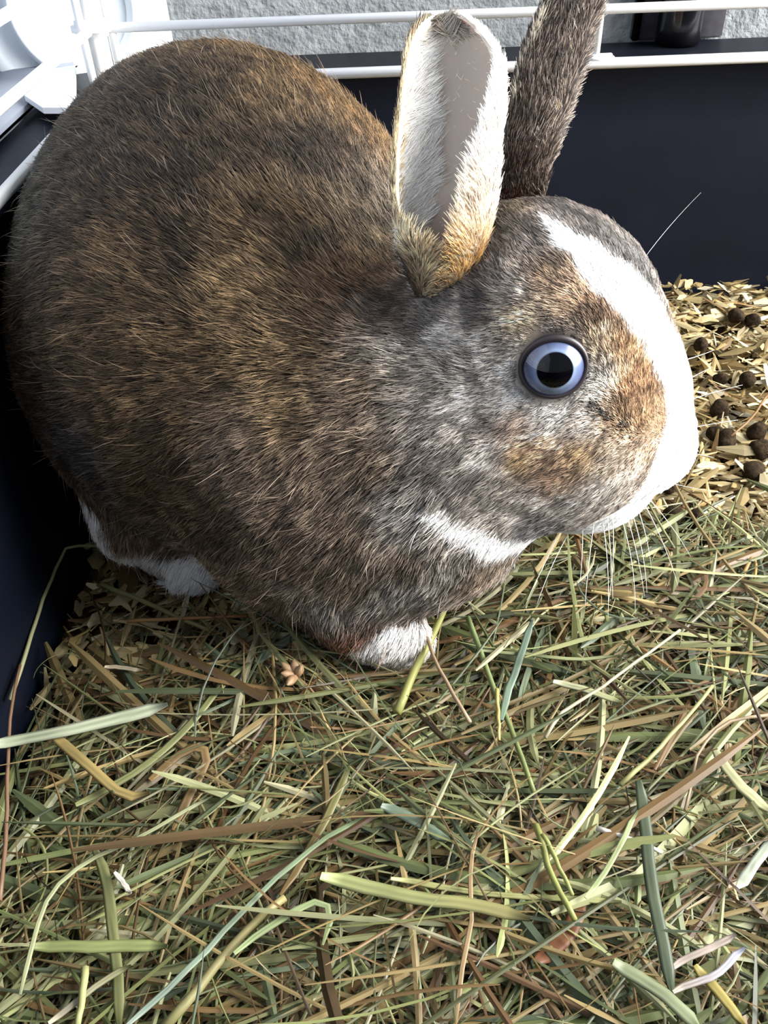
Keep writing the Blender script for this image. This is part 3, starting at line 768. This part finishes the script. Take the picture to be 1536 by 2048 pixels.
def ylim(x):
    return np.interp(x, [-13, -5, 0, 3, 6, 12, 20], [17.5, 18.2, 20.0, 22.5, 23.4, 23.0, 22.2])
def bed_height(x, y):
    P = np.stack([x, y, 0*x], -1).reshape(-1, 3)
    h = (vnoise(P, 0.16, 21)-.5)*1.3+(vnoise(P, 0.6, 22)-.5)*0.45
    back = np.clip((P[:, 1]-36)/8, 0, 1)
    wall = np.clip((P[:, 0]+12.3)/2.0, 0, 1)
    return (h-0.25+0.5*back).reshape(np.shape(x))
def d_hay(x, y): return np.clip((ylim(x)-y)/1.6+0.5, 0.0, 1)
def d_edge(x, y): return np.exp(-((y-ylim(x))/2.2)**2)*0.6+np.clip((ylim(x)-y)/2, 0, 1)*0.25
def d_chip(x, y): return np.clip((y-ylim(x))/1.5+1.2, 0.05, 1)
gx = np.arange(XL+0.05, XR, 0.6); gy = np.arange(YF, YB-0.05, 0.6)
GX, GY_ = np.meshgrid(gx, gy, indexing='ij'); Z = bed_height(GX, GY_)-0.75-0.9*d_hay(GX, GY_)+rng.normal(size=GX.shape)*0.05
V = np.stack([GX, GY_, Z], -1).reshape(-1, 3); a, b = GX.shape
I = np.arange(a*b).reshape(a, b)
F = np.stack([I[:-1, :-1], I[1:, :-1], I[1:, 1:], I[:-1, 1:]], -1).reshape(-1, 4)
o = mesh_obj('litter_bed', V, F, M_litter); meta(o, 'brown crumbly litter under the straw and hay', 'litter', kind='stuff')

def in_view(P, m=60):
    d = P-CAM; z = d@cf; x = 768+FPX*(d@cr)/z; y = 1024-FPX*(d@cu)/z
    return (x > -m-250) & (x < 1536+m+250) & (y < 2048+m+250) & (z > 0)

def ribbons(n, cx, cy, cz, ang, tilt, length, width, curve, kink, cols, K=8, fold=0.22, twist=0.5):
    """n folded blades; returns vertices (n,K+1,3,3) and colours"""
    s = np.linspace(-.5, .5, K+1)
    a = ang[:, None]+curve[:, None]*s[None]*1.0+np.where(s[None] > kink[:, 1:2], kink[:, 0:1], 0)
    ds = length[:, None]/K
    dx = np.cos(a)*ds*np.cos(tilt)[:, None]; dy = np.sin(a)*ds*np.cos(tilt)[:, None]
    X = np.cumsum(dx, 1); Y = np.cumsum(dy, 1); X -= X.mean(1, keepdims=True); Y -= Y.mean(1, keepdims=True)
    Zc = s[None]*length[:, None]*np.sin(tilt)[:, None]+(0.25-s[None]**2)*(rng.random(n)[:, None]-.35)*0.10*length[:, None]
    C = np.stack([cx[:, None]+X, cy[:, None]+Y, cz[:, None]+Zc], -1)
    side = np.stack([-np.sin(a), np.cos(a), 0*a], -1)
    tw = (rng.normal(size=n)*twist)[:, None]+s[None]*(rng.normal(size=n)*twist)[:, None]
    side = side*np.cos(tw)[..., None]+np.array([0, 0, 1.0])*np.sin(tw)[..., None]
    up = np.stack([np.sin(a)*np.sin(tw), -np.cos(a)*np.sin(tw), np.cos(tw)], -1)
    w = width[:, None]*np.clip(np.minimum((s+.5)*9+.35, (.5-s)*7+.25), 0, 1)[None]*.5
    f = fold*(1 if np.isscalar(fold) else 1)
    L_ = C-side*w[..., None]; R_ = C+side*w[..., None]; M_ = C+up*(w*f*2)[..., None]
    return np.stack([L_, M_, R_], 2), C
def ribbon_faces(n, K):
    base = (np.arange(n)*(K+1)*3)[:, None, None, None]
    k = np.arange(K)[None, :, None, None]; j = np.arange(2)[None, None, :, None]
    o = np.array([0, 1, 4, 3])[None, None, None, :]
    return (base+k*3+j+o).reshape(-1, 4)
HAYPAL = lin(np.array([(150, 156, 100), (168, 170, 118), (186, 188, 140), (122, 132, 84), (98, 108, 74), (160, 140, 92), (176, 154, 104), (146, 116, 74), (112, 84, 54), (196, 190, 152), (120, 134, 104), (90, 72, 46)]))
HAYPAL = HAYPAL*0.50
HAYW = np.array([12, 11, 7, 10, 8, 13, 11, 9, 6, 5, 5, 4], float); HAYW /= HAYW.sum()
STPAL = lin(np.array([(206, 188, 140), (190, 168, 116), (222, 208, 166), (168, 142, 92), (232, 222, 190), (146, 118, 76), (176, 160, 118)]))
STPAL = STPAL*0.68
STW = np.array([22, 22, 16, 16, 8, 8, 8], float); STW /= STW.sum()
def hay_part( n, region, zr, L, W, pal, pw, K, tilt=0.09, twist=0.5, fold=0.22, clear=0.05, curve=0.5, kinkp=0.12, density=None, stiff=1.0):
    x = rng.uniform(region[0], region[1], n); y = rng.uniform(region[2], region[3], n)
    if density is not None:
        k = rng.random(n) < density(x, y); x, y = x[k], y[k]
    n = len(x)
    k = in_view(np.stack([x, y, 0*x], -1)); x, y = x[k], y[k]; n = len(x)
    lift = rng.random(n)
    z = bed_height(x, y)+zr[0]+(zr[1]-zr[0])*lift
    ang = rng.uniform(0, math.pi*2, n); pref = rng.random(n) < 0.35; ang = np.where(pref, rng.normal(0.35, 0.5, n)+math.pi*(rng.random(n) < .5), ang)
    length = rng.uniform(L[0], L[1], n)*np.exp(rng.normal(size=n)*0.25); width = rng.uniform(W[0], W[1], n)*np.exp(rng.normal(size=n)*0.35)
    kn = np.zeros((n, 2)); kk = rng.random(n) < kinkp; kn[:, 0] = np.where(kk, rng.normal(size=n)*0.9, 0); kn[:, 1] = rng.uniform(-.3, .3, n)
    G, C = ribbons(n, x, y, z, ang, rng.normal(size=n)*tilt, length, width, rng.normal(size=n)*curve, kn, None, K=K, fold=fold, twist=twist)
    # keep inside the tray and out of the rabbit
    sd = body_fn(C.reshape(-1, 3)).reshape(n, -1).min(1)
    ok = (sd > clear) & (C[..., 0].min(1) > XL+0.1) & (C[..., 1].max(1) < YB-0.15)
    G = G[ok]; n = len(G)
    ci = rng.choice(len(pal), n, p=pw); c = pal[ci]*np.exp(rng.normal(size=(n, 1))*0.30)
    cc = c[:, None, None, :]*(1+0.35*(rng.random((n, K+1, 1, 1))-.5))*np.array([0.86, 1.0, 1.1])[None, None, :, None]
    shade = 1.0
    return G.reshape(-1, 3), ribbon_faces(n, K), np.clip(cc, 0, .95).reshape(-1, 3)
def stuff_mesh(name, pieces, mat, label, cat):
    V = np.concatenate([p[0] for p in pieces]); C = np.concatenate([p[2] for p in pieces]); n = 0; F = []
    for p in pieces: F.append(p[1]+n); n += len(p[0])
    o = mesh_obj(name, V, np.concatenate(F), mat, cols=C, smooth=False); meta(o, label, cat, kind='stuff'); return o
stuff_mesh('straw_chips', [
    hay_part(15000, (XL, 34, 8, YB), (-0.75, 0.45), (0.7, 2.0), (0.18, 0.46), STPAL, STW, 2, tilt=0.28, twist=0.45, fold=0.10, curve=0.15, kinkp=0, density=d_chip)],
    M_straw, 'chopped pale straw chips covering the tray behind and under the hay', 'straw')
stuff_mesh('hay', [
    hay_part(9000, (XL, 24, 3, 27), (-1.5, 0.2), (3.0, 8), (0.08, 0.2), HAYPAL, HAYW, 6, density=d_hay, tilt=0.14),
    hay_part(7500, (XL, 24, 3, 27), (-0.3, 1.0), (3.5, 12), (0.07, 0.19), HAYPAL, HAYW, 10, density=d_hay, tilt=0.10, curve=0.45),
    hay_part(1200, (XL, 24, 3, 24), (-0.1, 0.85), (4, 11), (0.16, 0.28), HAYPAL[:8], HAYW[:8]/HAYW[:8].sum(), 10, density=d_hay, curve=0.3, twist=0.35),
    hay_part(3200, (XL, 24, 3, 30), (0.1, 1.15), (2.5, 8), (0.035, 0.07), HAYPAL, HAYW, 10, tilt=0.16, density=lambda x, y: np.clip(d_hay(x, y)+d_edge(x, y), 0, 1), curve=1.3)],
    M_hay, 'tangled bed of green and tan hay covering the front of the tray', 'hay')

# droppings between the straw chips
M_drop = add_noise_color(material('dropping', rough=0.9, spec=0.1), (30, 24, 16), (58, 46, 32), scale=500, bump=0.7, bump_scale=700, dist=0.0008)
def dropping_mesh():
    bm = bmesh.new(); bmesh.ops.create_icosphere(bm, subdivisions=3, radius=0.46*S)
    for v in bm.verts:
        k = 1+0.06*math.sin(v.co.x*900+v.co.y*700)+0.04*math.sin(v.co.z*1100+2); v.co *= k; v.co.z *= 0.86
    me = bpy.data.meshes.new('dropping'); bm.to_mesh(me); bm.free()
    for p in me.polygons: p.use_smooth = True
    me.materials.append(M_drop); return me
dm = dropping_mesh()
for i, (x, y, s) in enumerate([(1472, 632, 1.0), (1505, 642, .9), (1402, 690, .9), (1440, 818, 1.05), (1513, 864, 1.05), (1452, 880, 1.1), (1430, 868, .9), (1520, 900, 1.1), (1508, 944, 1.15), (1345, 1032, 1), (1392, 1040, 1.0),
        (1378, 1078, 1), (1418, 1092, .9), (1462, 1100, 1.0), (1495, 760, .9), (1440, 760, .8), (1524, 1150, 1.0), (1340, 975, .9)]):
    p = atz(x, y, 0.3); z = float(bed_height(np.array([p[0]]), np.array([p[1]]))[0])+0.42; p = atz(x, y, z)
    o = bpy.data.objects.new('dropping', dm); link(o); o.location = [c*S for c in p]; o.scale = (s, s, s); o.rotation_euler = (random.random()*3, random.random()*3, random.random()*3)
    meta(o, 'small dark round rabbit dropping among the pale straw chips', 'dropping', 'rabbit droppings among the straw chips')

# single stalks and blades that can be picked out, each laid at its own place on the hay
def stalk(name, label, pts, wcm, col, h=1.25, fold=0.10, kind='blade', hs=None, col2=None):
    """pts: pixels along the stalk, turned into points on the hay surface; h height over the litter (cm)"""
    Q = []
    for i, q in enumerate(pts):
        hh = (hs[i] if hs else h)
        p = atz(q[0], q[1], hh); Q.append(p)
    Q = np.array(Q)
    # resample
    seg = np.linalg.norm(np.diff(Q, axis=0), axis=1); t = np.concatenate([[0], np.cumsum(seg)]); n = max(8, int(t[-1]/0.5))
    tt = np.linspace(0, t[-1], n); R = np.stack([np.interp(tt, t, Q[:, k]) for k in range(3)], 1)
    if len(pts) > 2 and 'bent pale' not in label:
        for _ in range(1): R[1:-1] = (R[:-2]+2*R[1:-1]+R[2:])/4
    wob = np.cumsum(rng.normal(size=(n, 3))*0.018, 0); wob -= np.linspace(0, 1, n)[:, None]*wob[-1]; wob[:, 2] *= .5; R = R+wob
    col = np.array(col)*.8+np.mean(col)*.2*np.array([1.04, 1.0, .88]); c = lin(col)*0.62; c2 = lin(col2)*0.62 if col2 is not None else c
    u = np.linspace(0, 1, n)
    if kind == 'stem':
        V, F = tube(R, wcm/2*(1-0.25*u), 7); cc = (c[None]*(1-u[:, None])+c2[None]*u[:, None])
        # nodes on the stem
        cc = np.repeat(cc*(1+0.2*(rng.random((n, 1))-.5)), 7, axis=0); me_faces = F
        o = mesh_obj(name, V, me_faces, M_hay, cols=np.clip(cc, 0, .95))
    else:
        T = np.gradient(R, axis=0); T /= np.linalg.norm(T, axis=1)[:, None]; sd = np.cross([0, 0, 1.0], T); sd /= np.linalg.norm(sd, axis=1)[:, None]
        w = wcm/2*0.88*np.clip(np.minimum(u*25+.55, (1-u)*14+.3), 0, 1)*(1+0.10*np.cumsum(rng.normal(size=n))/math.sqrt(n))
        rows_ = []
        for s_, z_ in ((-1, 0), (-.5, fold*.7), (0, fold*.55), (.5, fold*.7), (1, 0)):
            rows_.append(R+sd*(w*s_)[:, None]+np.array([0, 0, 1.0])*(w*z_)[:, None])
        rows_ += [r_-np.array([0, 0, .035]) for r_ in rows_[::-1]]
        V = np.stack(rows_, 1).reshape(-1, 3); m_ = 10
        F = [[i*m_+j, i*m_+(j+1) % m_, (i+1)*m_+(j+1) % m_, (i+1)*m_+j] for i in range(n-1) for j in range(m_)]+[list(range(m_)), [(n-1)*m_+j for j in range(m_)][::-1]]
        st = np.array([.70, 1.05, .82, 1.1, .86]); st = np.concatenate([st, st[::-1]*.8])
        cc = (c[None]*(1-u[:, None])+c2[None]*u[:, None])[:, None]*(1+(st[None, :, None]-1)*(1+0.6*rng.normal(size=(n, 1, 1))))*(1+0.34*(rng.random((n, 1, 1))-.5))
        o = mesh_obj(name, V, F, M_hay, cols=np.clip(cc, 0, .95).reshape(-1, 3), smooth=True)
    meta(o, label, 'hay stalk'); return o
GL = (176, 192, 120); GP = (206, 216, 178); GD = (84, 100, 72); OC = (196, 172, 92); TNs = (184, 150, 98); BRs = (136, 96, 62); PL = (226, 222, 202); GM = (140, 156, 96)
ST = [
 ('hay_stalk', 'broad pale mint blade of hay reaching in from the left edge of the hay', [(-30, 1492), (100, 1470), (210, 1443), (335, 1408)], .50, (208, 220, 186), 1.5, 'blade', None),
 ('hay_stalk', 'folded ochre yellow blade below the broad mint blade, its fold pointing down', [(100, 1468), (170, 1530), (235, 1585), (275, 1608), (300, 1585)], .33, (184, 160, 92), 1.35, 'blade', None),
 ('hay_stalk', 'widest bright green blade, lying level at the lower middle of the hay', [(640, 1750), (760, 1778), (880, 1800), (1000, 1818), (1060, 1838)], .42, (186, 200, 124), 1.6, 'blade', (150, 140, 90)),
 ('hay_stalk', 'narrow yellow green stalk ending beside the widest green blade', [(780, 1755), (960, 1785), (1090, 1795), (1243, 1803)], .18, (188, 190, 116), 1.3, 'blade', None),
 ('hay_stalk', 'straight flat green stem lying level near the lower left corner', [(60, 1893), (180, 1893), (335, 1892)], .30, (156, 170, 100), 1.35, 'blade', None),
 ('hay_stalk', 'long blue green blade crossing diagonally from the bottom edge toward the middle', [(250, 2048), (330, 1975), (450, 1850), (560, 1740), (640, 1680), (730, 1632)], .17, (160, 184, 168), 1.5, 'blade', (150, 168, 120)),
 ('hay_stalk', 'thick tan green stem rising from the bottom edge left of centre', [(325, 2060), (400, 1975), (480, 1870), (570, 1795)], .26, (160, 156, 98), 1.3, 'stem', (176, 164, 110)),
 ('hay_stalk', 'thick yellow green stem leaning up against the front paw', [(795, 1425), (820, 1370), (855, 1290), (890, 1215)], .30, (176, 178, 92), 1.2, 'stem', None),
 ('hay_stalk', 'straw coloured thin stem standing in front of the chest and paw', [(940, 1445), (905, 1390), (868, 1320), (840, 1240), (815, 1150)], .13, (206, 176, 140), 1.5, 'stem', (120, 84, 60)),
 ('hay_stalk', 'orange tan stem with a white cut end beneath the belly', [(256, 1242), (330, 1238), (430, 1235), (495, 1232)], .15, (214, 160, 92), 0.9, 'stem', (160, 106, 60)),
 ('hay_stalk', 'bent pale green stem leaning on the navy tray wall', [(20, 1400), (60, 1270), (100, 1160), (130, 1096), (134, 1094), (212, 1092)], .15, (206, 208, 156), 1.1, 'stem', (170, 170, 120)),
 ('hay_stalk', 'long pinkish brown stem rising along the left tray wall', [(0, 1800), (12, 1650), (18, 1500), (22, 1420), (40, 1330)], .13, (150, 112, 84), 1.3, 'stem', None),
 ('hay_stalk', 'pale green stem lying under the belly toward the hind foot', [(203, 1168), (260, 1192), (340, 1228), (420, 1262)], .2, (172, 178, 116), 0.8, 'stem', (150, 140, 90)),
 ('hay_stalk', 'dull teal blade of hay just left of the front paw', [(512, 1325), (560, 1290), (600, 1265)], .42, (120, 134, 112), 0.8, 'blade', None),
 ('hay_stalk', 'short cream chip of stem below the belly on the left', [(208, 1332), (284, 1340)], .2, (232, 214, 180), 0.9, 'blade', None),
 ('hay_stalk', 'light green blade running up right to the teal blade', [(150, 1610), (260, 1555), (370, 1460), (460, 1350), (500, 1325)], .3, (158, 164, 100), 1.0, 'blade', None),
 ('hay_stalk', 'long thin bright stalk curving out of the lower left tangle', [(40, 1990), (60, 1900), (95, 1780), (160, 1725), (290, 1670), (400, 1600), (425, 1592)], .13, (196, 204, 150), 1.45, 'blade', None),
 ('hay_stalk', 'tan folded leaf with a peaked bend left of centre', [(300, 1560), (350, 1510), (420, 1480), (410, 1540), (370, 1600), (345, 1660)], .34, (156, 124, 76), 1.1, 'blade', None),
 ('hay_stalk', 'drooping olive blade in the lower left, hanging down toward the edge', [(190, 1700), (212, 1760), (225, 1860), (240, 2000), (238, 2060)], .32, (128, 134, 78), 1.3, 'blade', None),
 ('hay_stalk', 'upright short green stem at the bottom edge, left', [(168, 1935), (163, 1990), (155, 2050)], .2, (186, 190, 120), 1.6, 'stem', None),
 ('hay_stalk', 'cream white stalk slanting at the lower left bottom edge', [(95, 2048), (160, 1995), (225, 1950), (262, 1930)], .18, (222, 214, 186), 1.5, 'blade', (150, 150, 100)),
 ('hay_stalk', 'short bright white sliver near the left middle of the hay', [(228, 1742), (262, 1785)], .14, (240, 236, 220), 1.45, 'blade', None),
 ('hay_stalk', 'long dark green blade hanging down the right half of the hay', [(1276, 1560), (1290, 1640), (1300, 1740), (1318, 1860), (1345, 1990)], .36, (84, 100, 70), 1.6, 'blade', None),
 ('hay_stalk', 'wide grey green blade in the bottom right corner', [(1225, 1925), (1290, 1965), (1350, 2005), (1400, 2060)], .36, (146, 158, 116), 1.7, 'blade', None),
 ('hay_stalk', 'forked yellow green stem, left prong, meeting at the brown leaf', [(1070, 1650), (1100, 1745), (1150, 1840)], .2, (170, 176, 88), 1.6, 'stem', None),
 ('hay_stalk', 'forked yellow green stem, right prong, meeting at the brown leaf', [(1085, 1670), (1120, 1735), (1145, 1790)], .14, (176, 184, 100), 1.65, 'stem', None),
 ('hay_stalk', 'crumpled rust brown leaf under the forked stem', [(1165, 1800), (1150, 1860), (1110, 1895), (1070, 1925)], .42, (150, 92, 50), 1.2, 'blade', (128, 80, 46)),
 ('hay_stalk', 'green jointed stalk slanting up to the right of the forked stem', [(1170, 1795), (1215, 1735), (1250, 1670), (1276, 1620)], .17, (188, 206, 140), 1.65, 'blade', None),
 ('hay_stalk', 'white cut stem with an orange end in the right half of the hay', [(1192, 1655), (1240, 1672), (1325, 1705)], .15, (238, 236, 226), 1.5, 'stem', None),
 ('hay_stalk', 'pale grey brown stalk pair in the lower right, upper one', [(1340, 1935), (1400, 1900), (1472, 1868)], .17, (190, 172, 160), 1.6, 'blade', None),
 ('hay_stalk', 'pale grey brown stalk pair in the lower right, lower one', [(1345, 1985), (1430, 1945), (1490, 1895)], .17, (186, 168, 150), 1.6, 'blade', (220, 220, 236)),
 ('hay_stalk', 'yellow olive stalk cut by the bottom right edge', [(1390, 1930), (1440, 1985), (1490, 2050)], .28, (178, 160, 70), 1.5, 'blade', None),
 ('hay_stalk', 'bright cream edged blade at the right edge, slanting down', [(1430, 1500), (1470, 1560), (1510, 1600), (1545, 1625)], .36, (206, 206, 150), 1.4, 'blade', None),
 ('hay_stalk', 'pale silver green blade below the cream edged blade at the right edge', [(1545, 1680), (1505, 1735), (1475, 1775)], .3, (186, 196, 176), 1.4, 'blade', None),
 ('hay_stalk', 'long straight pale yellow stalk slanting up to the right edge', [(1240, 1570), (1310, 1500), (1370, 1435), (1425, 1372)], .15, (196, 194, 120), 1.4, 'stem', None),
 ('hay_stalk', 'thin whitish stem running from mid hay toward the upper right', [(1090, 1475), (1120, 1425), (1200, 1380), (1290, 1310), (1360, 1260)], .12, (214, 206, 170), 1.3, 'stem', None),
 ('hay_stalk', 'cream blade lying below the chin, right of the paw', [(1106, 1362), (1170, 1380), (1245, 1405)], .3, (212, 214, 172), 1.3, 'blade', (160, 160, 110)),
 ('hay_stalk', 'upper long grey green blade running level below the chin', [(950, 1300), (1050, 1308), (1150, 1320), (1240, 1310)], .15, (164, 174, 120), 1.3, 'blade', None),
 ('hay_stalk', 'blue green forked grass tuft rising right of the paw, tall prong', [(1000, 1440), (1020, 1360), (1048, 1290), (1065, 1240)], .24, (126, 154, 132), 1.4, 'blade', None),
 ('hay_stalk', 'long green stem slanting down right from beside the paw to mid hay', [(935, 1235), (960, 1300), (985, 1370), (1010, 1420), (1040, 1500), (1068, 1585)], .2, (150, 172, 110), 1.3, 'stem', (140, 150, 90)),
 ('hay_stalk', 'short upright yellow stem in front of the grass tuft', [(995, 1378), (1000, 1430), (998, 1480)], .13, (216, 196, 110), 1.5, 'stem', None),
 ('hay_stalk', 'dusty teal blade across the middle of the hay', [(762, 1612), (830, 1640), (900, 1680)], .36, (126, 150, 126), 1.35, 'blade', None),
 ('hay_stalk', 'tan hooked stem curling right of the dark green blade', [(1540, 1432), (1450, 1440), (1395, 1500), (1385, 1560), (1370, 1620)], .11, (184, 158, 124), 1.5, 'stem', None),
 ('hay_stalk', 'bent orange tan stem with two prongs under the droppings', [(1480, 1160), (1500, 1120), (1505, 1102), (1512, 1130), (1508, 1165)], .15, (214, 168, 92), 0.8, 'stem', None),
 ('hay_stalk', 'thin brown stem leaning across the straw at the right edge', [(1540, 785), (1500, 840), (1462, 872)], .13, (168, 122, 72), 1.0, 'stem', None),
 ('hay_stalk', 'tan long stalk bent down through the lower centre', [(955, 1665), (935, 1740), (945, 1840), (925, 1930), (912, 2050)], .13, (186, 152, 104), 1.6, 'blade', None),
 ('hay_stalk', 'lower middle short green blade with a snapped tip', [(470, 1905), (540, 1850), (640, 1785), (668, 1800), (645, 1890)], .22, (168, 190, 128), 1.5, 'blade', None),
 ('hay_stalk', 'light green stalk beside the teal blade, slanting down left', [(700, 1530), (690, 1560), (655, 1640), (560, 1790)], .28, (150, 156, 90), 1.1, 'blade', (140, 112, 70)),
]
for nm, lb, pts, w, c, h, kd, c2 in ST:
    stalk(nm, lb, pts, w, c, h, kind=kd, col2=c2)
# dried seed husk
M_husk = material('husk', rough=0.6, attr='col')
hp = atz(585, 1345, 1.0)
t = empty('seed_husk', tuple(hp)); meta(t, 'dried tan seed husk with splayed tips on a thin stem, below the paw', 'seed husk')
for dx, dy, l in ((-30, -28, 1), (-5, -34, 1), (12, -22, 1), (-30, -6, 1), (-18, 18, .8)):
    q = [atz(592, 1352, 1.0), atz(592+dx*.6, 1352+dy*.5, 1.35), atz(592+dx, 1352+dy, 1.5)]
    u = np.linspace(0, 1, 7)[:, None]; R = q[0]*(1-u)**2+2*q[1]*u*(1-u)+q[2]*u*u
    V, F = tube(R, 0.16*np.sin(np.linspace(.5, 3.0, 7)), 6); V = np.array(V); mesh_obj('scale', V, F, M_husk, t, cols=np.tile(lin((140, 112, 82)), (len(V), 1)))
R = np.array([atz(592, 1352, 1.0), atz(618, 1375, 0.9), atz(640, 1400, .7)]); V, F = tube(R, .05, 6); mesh_obj('stem', V, F, M_husk, t, cols=np.tile(lin((150, 120, 84)), (len(V), 1)))
